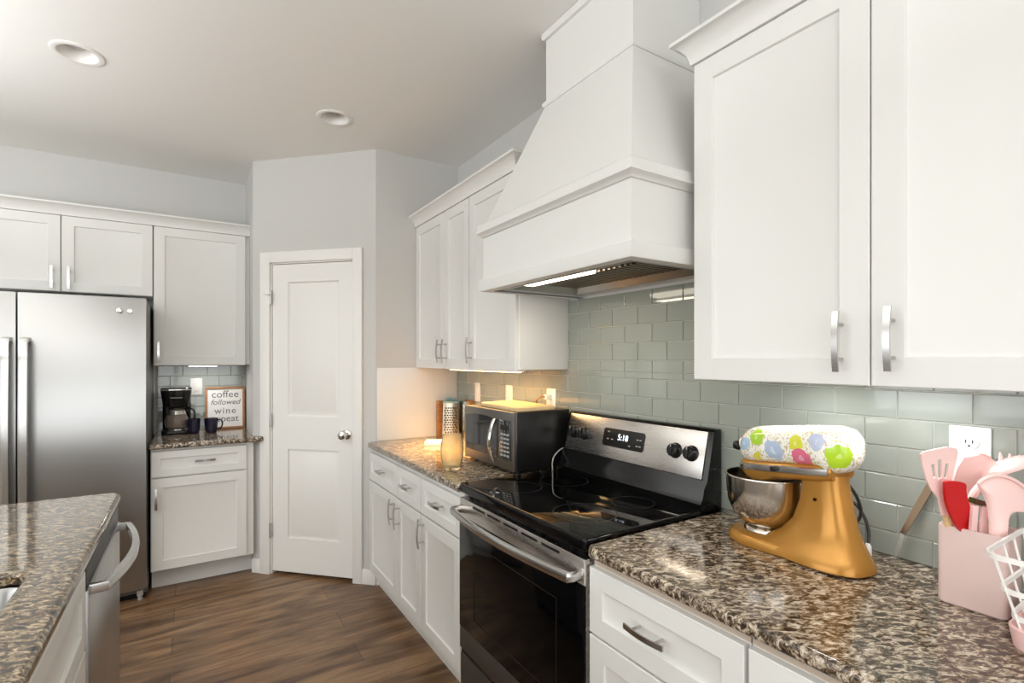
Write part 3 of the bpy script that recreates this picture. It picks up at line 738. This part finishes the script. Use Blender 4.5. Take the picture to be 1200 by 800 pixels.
# ------------------------------------------------------------------ back counter: coffee maker, mugs, sign, switch
Z2 = .912
c = thing('coffee_maker', 'black drip coffee maker with glass carafe beside the fridge', 'coffee maker', (-.085, 4.20, Z2))
put('base', MB().prism(rrect(-.085, .085, -.095, .10, .04), 0, .028, bev=.006), M_BLKP, c, local=True)
put('hot_plate', MB().lathe([(.001, .028), (.066, .028), (.064, .034), (.001, .034)], (0, -.02, 0), 28), M_CHROME, c, local=True)
put('water_tank', MB().prism(rrect(-.083, .083, .055, .10, .02), .028, .30, bev=.004), M_BLACK, c, local=True)
hd = put('filter_head', MB().rings([[(x*k, y*k, z) for x, y in rrect(-.09, .09, -.10, .10, .05)] for k, z in ((.80, .185), (.88, .21), (1, .30), (1, .31), (.96, .315))]), M_BLACK, c, local=True)
put('name_strip', MB().box(-.034, .034, -.0975, -.0925, .247, .252), M_GREYP, hd, local=True)
put('head_band', MB().rings([[(x*k, y*k, z) for x, y in rrect(-.09, .09, -.10, .10, .05)] for k, z in ((1.004, .298), (1.012, .300), (1.012, .304), (1.004, .306))]), M_CHROME, hd, local=True)
cg = put('carafe', MB().lathe([(.001, .0345), (.05, .0345), (.063, .045), (.070, .07), (.068, .10), (.057, .135), (.048, .155), (.050, .168), (.047, .168), (.045, .156), (.054, .135), (.065, .10), (.067, .07), (.06, .048), (.001, .04)], (0, -.02, 0), 32), M_COFFEEG, c, local=True)
put('collar', MB().lathe([(.0575, .134), (.0585, .134), (.0505, .157), (.0495, .157)], (0, -.02, 0), 32, closed=True), M_CHROME, cg, local=True)
put('carafe_lid', MB().lathe([(.001, .168), (.051, .168), (.05, .178), (.001, .182)], (0, -.02, 0), 28), M_BLKP, cg, local=True)
put('carafe_handle', MB().sweep(bez([(.048, -.03, .165), (.085, -.045, .168), (.105, -.05, .14), (.10, -.048, .09), (.075, -.04, .062)], 6), [(-.007, -.004), (.007, -.004), (.007, .004), (-.007, .004)], up=(0, 1, 0)), M_BLKP, cg, local=True)
mug = thing('mug', 'navy blue mug beside the coffee maker, left of the pair', 'mug', (.015, 4.12, Z2), 2.9, 'navy mugs')
put('cup', MB().lathe([(.001, 0), (.03, 0), (.033, .004), (.037, .03), (.041, .07), (.043, .1), (.040, .1), (.038, .07), (.034, .03), (.03, .008), (.001, .007)], n=32), M_NAVY, mug, local=True)
put('handle', MB().sweep(bez([(.040, 0, .085), (.060, 0, .088), (.071, 0, .066), (.062, 0, .035), (.036, 0, .024)], 6), [(.005*math.cos(2*PI*k/8), .005*math.sin(2*PI*k/8)) for k in range(8)], up=(0, 1, 0)), M_NAVY, mug, local=True)
copy_thing(mug, (.118, 4.10, Z2), -.35, 'navy blue mug in front of the framed sign, handle to the right')
# framed sign leaning on the tiles
c = thing('framed_sign', 'wood framed coffee and wine sign leaning on the back tiles', 'sign', (.212, 4.29, Z2))
tilt = math.radians(5)
def faceS(u, v, w): return (u, -.012+v*math.sin(tilt)-w*math.cos(tilt)*1.0, .001+v*math.cos(tilt)+w*math.sin(tilt))
sw, sh = .126, .305
q = MB(faceS)
q.box(-sw, sw, 0, .014, 0, .018, .001); q.box(-sw, sw, sh-.014, sh, 0, .018, .001); q.box(-sw, -sw+.014, .014, sh-.014, 0, .018, .001); q.box(sw-.014, sw, .014, sh-.014, 0, .018, .001)
put('frame', q, M_FRAME, c, local=True)
bd = put('board', MB(faceS).box(-sw+.012, sw-.012, .012, sh-.012, .002, .008), M_PAPER, c, local=True)
for body, v, sz, sh_, spc in (('coffee', .250, .072, 0, 1.0), ('followed', .193, .054, .3, 1.0), ('wine', .130, .066, 0, 1.15), ('repeat', .072, .066, 0, 1.0)):
    t = text_mb(body, sz, None, shear=sh_, spacing=spc); q = MB(lambda x, y, z, v=v: faceS(x, v+y, .0086+z)); q.absorb(t); put('lettering', q, M_INK, bd, local=True)
c = thing('wall_switch', 'white switch plate on the back tiles above the mugs', 'switch', (.032, YB-.0095, 1.165))
mp = lambda u, v, w: (u, -w, v)
put('cover_plate', MB(mp).box(-.037, .037, 0, .12, 0, .007, .002), M_WHITEP, c, local=True); put('rocker', MB(mp).box(-.017, .017, .026, .094, .007, .01, .001), M_WHITEP, c, local=True)

# ------------------------------------------------------------------ stand mixer
spots = [(-.06, .10, .30, .024, (166, 204, 52)), (-.06, .145, .275, .022, (168, 198, 220)), (-.06, .045, .272, .028, (176, 192, 216)), (-.06, -.02, .30, .02, (214, 214, 60)),
         (-.06, -.032, .262, .026, (224, 112, 142)), (-.055, .10, .245, .014, (232, 214, 60)), (-.05, .175, .305, .026, (244, 150, 150)), (-.05, -.125, .28, .032, (176, 214, 40)),
         (-.055, -.072, .31, .02, (190, 198, 222)), (.0, .03, .345, .02, (236, 180, 190)), (.05, .05, .28, .026, (166, 204, 52)), (.05, -.06, .28, .026, (224, 112, 142)), (-.045, -.155, .25, .02, (170, 210, 50)), (.05, .13, .28, .024, (168, 198, 220))]
M_FLORAL = floral('floral_cover', spots)
c = thing('stand_mixer', 'gold stand mixer with floral head cover on the right counter', 'stand mixer', (1.372, .722, CT), -.134)
def sup(cx, cy, hx_, hy_, z, e=2.6, n=32):
    o = []
    for k in range(n):
        a = 2*PI*k/n; ca_, sa = math.cos(a), math.sin(a)
        o.append((cx+hx_*math.copysign(abs(ca_)**(2/e), ca_), cy+hy_*math.copysign(abs(sa)**(2/e), sa), z))
    return o
foot = []
for k in range(40):
    a = 2*PI*k/40; ca_, sa = math.cos(a), math.sin(a)
    if sa >= 0: foot.append((.100*ca_, .115+.10*sa))
    else: foot.append(((.072+.028*(1+sa)**1.5)*math.copysign(abs(ca_)**.8, ca_), .115+.275*sa if True else 0))
q = MB(); q.rings([[(x*k, .0+(y-.0)*k, z) for x, y in foot] for k, z in ((.97, 0), (1, .004), (1, .016), (.965, .026), (.90, .030))])
q.rings([sup(0, -.020, .086, .146, .006), sup(0, -.022, .085, .143, .018), sup(0, -.032, .074, .124, .036), sup(0, -.045, .060, .098, .062), sup(0, -.055, .050, .075, .10), sup(0, -.058, .045, .060, .15), sup(0, -.056, .042, .053, .20), sup(0, -.052, .043, .056, .228)])
st_ = put('base_stand', q, M_GOLD, c, local=True, smooth=60)
def headsec(y, w, zb, zt_, n=32, e=3.2):
    zb, zt_ = zb-.001-.119*y, zt_-.001-.119*y
    zc, hz = (zb+zt_)/2, (zt_-zb)/2; o = []
    for k in range(n):
        a = 2*PI*k/n; ca_, sa = math.cos(a), math.sin(a)
        o.append((w*math.copysign(abs(ca_)**(2/e), ca_), y, zc+hz*math.copysign(abs(sa)**(2/e), sa)))
    return o
hdm = put('head', MB().rings([headsec(-.10, .046, .205, .25), headsec(-.07, .055, .20, .25), headsec(0, .058, .200, .25), headsec(.05, .058, .196, .25), headsec(.085, .056, .184, .25), headsec(.115, .055, .178, .25), headsec(.14, .053, .19, .25), headsec(.160, .047, .205, .25), headsec(.168, .04, .216, .25)]), M_GOLD, c, local=True, smooth=60)
put('trim_band', MB().rings([headsec(y, w, .2185, .2385, 24, 9) for y, w in ((-.095, .053), (-.055, .0625), (.07, .0625), (.135, .0595), (.160, .052), (.172, .042))]), M_NICKEL, hdm, local=True)
put('speed_lever', MB().box(-.074, -.058, (.032), .048, .218, .230, .003), M_BLKP, hdm, local=True)
cv = [(-.137, .020, .262, .300), (-.132, .036, .243, .318), (-.118, .049, .228, .332), (-.09, .059, .220, .341), (-.064, .0625, .236, .342), (0, .0635, .237, .342), (.08, .0625, .237, .342), (.13, .060, .237, .341), (.152, .055, .238, .335), (.166, .046, .241, .324), (.174, .034, .248, .311), (.177, .018, .258, .297)]
put('floral_cover', MB().rings([headsec(y, w, a, b, 36, 2.7) for y, w, a, b in cv]), M_FLORAL, c, local=True, smooth=60)
put('hub_cap', MB().lathe([(.019, 0), (.019, .024), (.016, .028), (.001, .028)], (0, .170, .266), 20, 'y'), M_WHITEP, hdm, local=True)
put('hub_knob', MB().lathe([(.001, 0), (.012, 0), (.0145, .006), (.012, .018), (.001, .02)], (-.012, .195, .258), 16, 'y'), M_BLKP, hdm, local=True)
put('beater_shaft', MB().lathe([(.03, .15), (.034, .155), (.034, .185), (.02, .19)], (0, .118, 0), 24).lathe([(.007, .06), (.007, .16)], (0, .118, 0), 12), M_NICKEL, hdm, local=True)
q = MB()
for s in (-1, 1): q.tube(bez([(0, .118, .155), (s*.035, .118, .13), (s*.045, .118, .10), (s*.03, .118, .07), (0, .118, .058)], 6), .0045, 8)
put('beater', q, M_CHROME, hdm, local=True)
bw = put('bowl', MB().lathe([(.001, .034), (.052, .034), (.055, .03), (.057, .032), (.054, .042), (.045, .046), (.064, .055), (.085, .076), (.099, .11), (.104, .15), (.105, .184), (.109, .186), (.108, .189), (.103, .188), (.1025, .15), (.0975, .11), (.083, .078), (.062, .058), (.001, .052)], (0, .118, 0), 48), M_BOWL, c, local=True, smooth=50)
put('screw', MB().lathe([(.001, -.0485), (.004, -.0485), (.004, -.04), (.001, -.04)], (0, -.06, .165), 10, 'x'), M_BRASS, st_, local=True)
# its cord hanging behind
c2 = thing('mixer_cord', 'dark power cord looped behind the gold stand mixer', 'cord', (1.46, .56, CT))
pth = [at(988, 560, X=1.40), at(1003, 580, X=1.45), at(1009, 600, X=1.48), at(1003, 612, X=1.48), at(992, 612, X=1.47), at(985, 604, X=1.47), at(988, 586, X=1.475), at(1002, 590, X=1.485), at(1013, 606, X=1.49), at(1018, 624, X=1.49), at(1017, 640, X=1.475)]
put('cable', MB().tube(bez(pth, 6), .0042, 8), M_CORD, c2)
e = at(1017, 640, X=1.475); put('plug', MB().lathe([(.004, .03), (.008, .022), (.009, 0), (.007, -.008), (.001, -.008)], (e.x, e.y, e.z-.022), 12).box(e.x-.001, e.x+.001, e.y-.004, e.y+.004, CT, e.z-.028), M_WHITEP, c2)

# ------------------------------------------------------------------ crock, utensils, basket
c = thing('utensil_crock', 'blush pink rectangular crock full of utensils on the right counter', 'utensil holder', (1.398, .376, CT))
q = MB(); xs = (1.347, 1.448, .322, .433)
def rr(o, z): return [(x, y, z) for x, y in rrect(xs[0]+o, xs[1]-o, xs[2]+o, xs[3]-o, .012)]
q.rings([rr(.004, CT), rr(0, CT+.004), rr(0, CT+.162), rr(.001, CT+.165), rr(.004, CT+.165), rr(.005, CT+.162), rr(.005, CT+.008)])
put('vessel', q, M_PINKD, c)
def blade(poly, D, th, lean=0, holes=(), bev=.0015):
    """flat utensil blade: outline at its own distance, real thickness, facing roughly towards the room"""
    n = Vector((SN, CS, 0))
    def mp(u, v, w): return tuple(at(u, v, D=D+lean*(v-620)/100)+n*w)
    q = MB(mp); q.prism(poly, 0, th, bev=0, holes=holes); return q
def smooth2(pts, n=5):
    P = [Vector((x, y, 0)) for x, y in pts]; out = []; m_ = len(P)
    for i in range(m_):
        a, b, c_, d = P[i-1], P[i], P[(i+1) % m_], P[(i+2) % m_]
        for k in range(n):
            t = k/n; p = .5*((2*b)+(c_-a)*t+(2*a-5*b+4*c_-d)*t*t+(3*b-a-3*c_+d)*t**3); out.append((p.x, p.y))
    return out
gU = 'kitchen utensils standing in the blush crock'
c = thing('slotted_turner', 'pale pink slotted turner with wooden handle at the left of the crock', 'turner', at(1110, 640, D=1.07), group=gU)
hole = [[(1091, 544), (1095, 543), (1097.5, 559), (1094, 560)], [(1099, 538), (1103.5, 538), (1104, 560), (1099.5, 561)], [(1108, 543), (1112, 543), (1110, 560), (1106, 560)]]
put('head', blade([(1079.5, 532), (1083, 529), (1110, 523.5), (1121, 525), (1123, 530), (1119, 548), (1116, 562), (1111, 575), (1113, 590), (1116, 604), (1104, 604), (1100, 584), (1092, 574), (1086, 562), (1081, 545)], 1.07, .004, .03, hole), M_PINKL, c)
put('handle', MB().tube([at(1110, 600, D=1.071), at(1112, 640, D=1.082), at(1114, 690, D=1.09)], .0085, 10), M_BOARD, c)
c = thing('pink_spatula', 'solid pink spatula behind the red one', 'spatula', at(1130, 640, D=1.13), group=gU)
put('head', blade([(1117, 566), (1122, 548), (1130, 536), (1148, 533), (1153, 540), (1150, 560), (1142, 590), (1138, 612), (1128, 612), (1122, 590)], 1.12, .006, .03), M_PINKL, c)
put('handle', MB().tube([at(1133, 600, D=1.123), at(1134, 690, D=1.10)], .007, 10), M_PINK, c)
c = thing('spatula', 'bright red silicone spatula leaning in the crock', 'spatula', at(1128, 640, D=1.045), group=gU)
put('head', blade(smooth2([(1108, 570), (1111, 564), (1131, 566), (1133, 578), (1138, 602), (1137, 625), (1128, 625), (1118, 610), (1110, 590)], 4), 1.05, .007, .03), M_RED, c)
put('handle', MB().tube([at(1131, 615, D=1.053), at(1133, 690, D=1.075)], .007, 10), M_RED, c)
def scoop(c_, p, ax, n_, L, Wd, dp, th=.003, nu=18, nv=8):
    """shallow spoon bowl centred on p: long axis ax, opening towards n_"""
    ax = Vector(ax).normalized(); n_ = Vector(n_); n_ = (n_-ax*n_.dot(ax)).normalized(); sd = ax.cross(n_)
    q = MB(); rs = []
    for k, (dd, sc) in enumerate([(0, 1), ] ):
        pass
    for inner in (0, 1):
        for i in range(nv+1):
            f = (i/nv) if inner == 0 else (1-i/nv)
            r = math.sin(PI/2*max(f, .02)); d = -dp*math.cos(PI/2*f)+(th if inner else 0)*(-1)
            rs.append([tuple(Vector(p)+ax*(L*r*math.cos(2*PI*k/nu))+sd*(Wd*r*math.sin(2*PI*k/nu))+n_*(d)) for k in range(nu)])
    # outer skin is pushed away from the opening by th
    q.rings(rs); return q
V = (-SN, -CS, .1)
def spoon(name, label, cat, p, ax, nrm, L, Wd, dp, base, mat, hr=.0065):
    c = thing(name, label, cat, base, group=gU); p = Vector(p); ax = Vector(ax).normalized()
    put('bowl', scoop(None, p, ax, nrm, L, Wd, dp), mat, c)
    put('handle', MB().tube(bez([p-ax*L*.96, p-ax*(L+.03)+Vector((0, 0, -.008)), (p-ax*(L+.03))*.4+Vector(base)*.6, Vector(base)], 6), hr, 10), mat, c)
crk = Vector((1.40, .375, CT+.012))
spoon('cooking_spoon', 'pink cooking spoon with an oval bowl behind the ladle', 'spoon', at(1155, 551, D=1.10), at(1151, 533, D=1.11)-at(1163, 572, D=1.09), (-.7, -.35, -.25), .036, .022, .012, crk+Vector((.02, .01, 0)), M_PINKL)
c = thing('pasta_server', 'pink pronged pasta server at the back of the crock', 'server', crk+Vector((.025, -.02, 0)), group=gU)
pp = at(1186, 548, D=1.09); ax = at(1200, 545, D=1.08)-at(1176, 552, D=1.10)
put('bowl', scoop(None, pp, ax, (0, .3, -1), .045, .03, .018), M_PINKL, c)
q = MB()
for k in range(4): b0 = at(1173+k*11, 541+k*1.6, D=1.10-.008*k); q.tube([b0, b0+Vector((-.002, 0, .012)), b0+Vector((-.005, 0, .021))], .0042, 8, scale=[1, .8, .35])
put('prong', q, M_PINKL, c)
put('handle', MB().tube(bez([at(1178, 552, D=1.09), at(1160, 562, D=1.075), at(1143, 576, D=1.065), at(1135, 600, D=1.07), at(1130, 650, D=1.09)], 6), .0075, 10), M_PINKL, c)
c = thing('ladle', 'large pale pink ladle hanging over the right end of the crock', 'ladle', crk+Vector((-.01, -.03, 0)), group=gU)
LO = smooth2([(1147, 567), (1158, 559), (1172, 557), (1188, 562), (1203, 573), (1212, 589), (1206, 599), (1192, 599), (1181, 604), (1175, 622), (1172, 655), (1160, 655), (1161, 622), (1159, 596), (1153, 579)], 4)
def dome(poly, D, bulge, th, lean=0):
    """back of a spoon: an outline swelling towards the room"""
    cx_ = sum(p[0] for p in poly)/len(poly); cy_ = sum(p[1] for p in poly)/len(poly); n = Vector((SN, CS, 0)); rs = []
    for f, o in ((1, th), (1, 0), (.93, -bulge*.35), (.8, -bulge*.65), (.6, -bulge*.88), (.3, -bulge), (.05, -bulge)):
        rs.append([tuple(at(cx_+(x-cx_)*f, cy_+(y-cy_)*f, D=D+lean*(cy_-620)/100)+n*o) for x, y in poly])
    return MB().rings(rs)
put('bowl', dome(LO, 1.02, .012, .004), M_PINKL, c)
put('rim', MB().tube([at(x, y, D=1.013) for x, y in LO[:20]], .0035, 8, up=(SN, CS, 0)), M_PINKL, c)
put('handle', MB().tube([at(1167, 640, D=1.022), at(1163, 665, D=1.028), at(1160, 690, D=1.034)], .007, 10), M_PINKL, c)
c = thing('tongs', 'pink handled tongs with a dark steel clip in front of the crock opening', 'tongs', crk+Vector((-.03, -.01, 0)), group=gU)
for a, b in ((1142, 1138), (1154, 1150)):
    put('arm', MB().sweep([at(a, 592, D=1.04), at((a+b)/2, 620, D=1.04), at(b, 690, D=1.045)], [(-.006, -.003), (.006, -.003), (.006, .003), (-.006, .003)], up=(SN, CS, 0)), M_PINK, c)
put('clip', blade([(1142, 590), (1144, 584), (1157, 588), (1157, 594), (1147, 592)], 1.037, .016), M_BRASS, c)
c = thing('brush', 'bronze handled brush with a clear tip leaning on the tiles behind the crock', 'brush', at(1047, 656, Z=CT))
a, b, d = at(1046.5, 657.5, X=1.49), at(1058, 625, X=1.515), at(1091, 568, X=1.536)
a.z = CT+.002
put('tip', MB().sweep([a, a*.5+b*.5, b], [(-.006, -.0025), (.006, -.0025), (.006, .0025), (-.006, .0025)], up=(1, 0, 0), scale=[.5, .9, 1]), M_ACRYL, c)
put('handle', MB().sweep([b, b*.5+d*.5, d], [(-.0075, -.003), (.0075, -.003), (.0075, .003), (-.0075, .003)], up=(1, 0, 0), scale=[.75, 1, 1.1]), M_BRASS, c)
# wire basket on pink tray
c = thing('wire_basket', 'white wire basket on a pink tray at the right edge of the counter', 'basket', (1.33, .18, CT))
q = MB(); q.rings([[(x, y, z) for x, y in rrect(1.222+o, 1.425-o, .06+o, .290-o, .03-o*.5)] for o, z in ((.006, CT), (0, CT+.006), (-.006, CT+.042), (-.002, CT+.044), (.002, CT+.010))])
put('tray', q, M_PINK, c)
ZR = ((.018, .06), (.006, .108), (-.010, .168)); 
def ring(o, z, r=.03): return [Vector((x, y, CT+z)) for x, y in rrect(1.203+o, 1.445-o, .05+o, .308-o, r, 6)]
for o, z in ZR: put('ring', MB().sweep(ring(o, z), [(-.002, -.0045), (.002, -.0045), (.002, .0045), (-.002, .0045)], closed=True), M_WIRE, c)
A, B = ring(.022, .03), ring(-.010, .168); n = len(A)
def lerp_loop(L_, t, M_):
    per = [0]
    for i in range(len(L_)): per.append(per[-1]+(L_[(i+1) % len(L_)]-L_[i]).length)
    s = t*per[-1]
    for i in range(len(L_)):
        if per[i+1] >= s: f = (s-per[i])/(per[i+1]-per[i]+1e-9); return L_[i].lerp(L_[(i+1) % len(L_)], f), M_[i].lerp(M_[(i+1) % len(L_)], f)
for k in range(18):
    a, b = lerp_loop(A, k/18, B)
    put('wire', MB().tube([a, b], .0022, 6), M_WIRE, c)

# ------------------------------------------------------------------ lamps
for i, (x, y) in enumerate(LIGHTS):
    c = thing('recessed_light', ('recessed ceiling downlight above the fridge side of the room', 'recessed ceiling downlight nearest the pantry door')[i], 'ceiling light', (x, y, CZ), group='recessed ceiling lights')
    put('trim_ring', MB().lathe([(.094, 0), (.094, -.004), (.086, -.007), (.072, -.004), (.072, .0), ], (x, y, CZ), 40, caps=False), M_BULB, c)
    put('baffle', MB().lathe([(.072, -.004), (.070, .0), (.055, .05)], (x, y, CZ), 40, caps=False), M_BULB, c)
    q = MB().lathe([(.001, .034), (.036, .034), (.047, .042), (.05, .06), (.05, .07), (.001, .07)], (x, y, CZ), 32); put('bulb', q, M_LENSOFF, c)
    put('socket_shadow_ring', MB().lathe([(.05, .052), (.058, .051), (.058, .075), (.001, .075)], (x, y, CZ), 32, caps=False), M_DARK, c).name = 'housing'  # can behind the bulb, its dark grey standing in for shade around it
def strip(label, x0, x1, y0, y1, z, mat, lights):
    q = MB().box(x0, x1, y0, y1, z-.012, z, .002)
    c = thing('cabinet_light', label, 'light', ((x0+x1)/2, (y0+y1)/2, z-.014), group='lights under the wall cabinets')
    put('housing', q, M_WHITEP, c); put('lens', MB().box(x0+.008, x1-.008, y0+.008, y1-.008, z-.0145, z-.011), mat, c)
    for lx, ly, sx, sy, pw, colr, *sp in lights: area('cabinet_lamp', (lx, ly, z-.018), (sx, sy), (0, 0, 0), pw, colr, *sp)
WARM = (1, .55, .17)
strip('warm light strip under the cabinets over the microwave', 1.29, 1.35, 2.03, 2.75, 1.372, M_LEDW, [(1.275, 2.62, .05, .6, 9.0, WARM, 1.55), (1.42, 2.25, .05, .4, 1.2, WARM, 2.4)])
strip('cool light puck under the cabinet above the stand mixer', 1.36, 1.43, .70, .78, 1.372, M_LEDC, [(1.395, .74, .06, .07, .6, (.96, .98, 1))])
strip('cool light puck under the cabinet above the pink utensils', 1.36, 1.43, .46, .54, 1.372, M_LEDC, [(1.395, .50, .06, .07, .75, (.96, .98, 1))])
strip('light strip under the cabinet over the coffee maker', -.02, .16, 4.10, 4.14, 1.386, M_LEDC, [(.07, 4.12, .16, .04, .9, (1, .97, .92))])
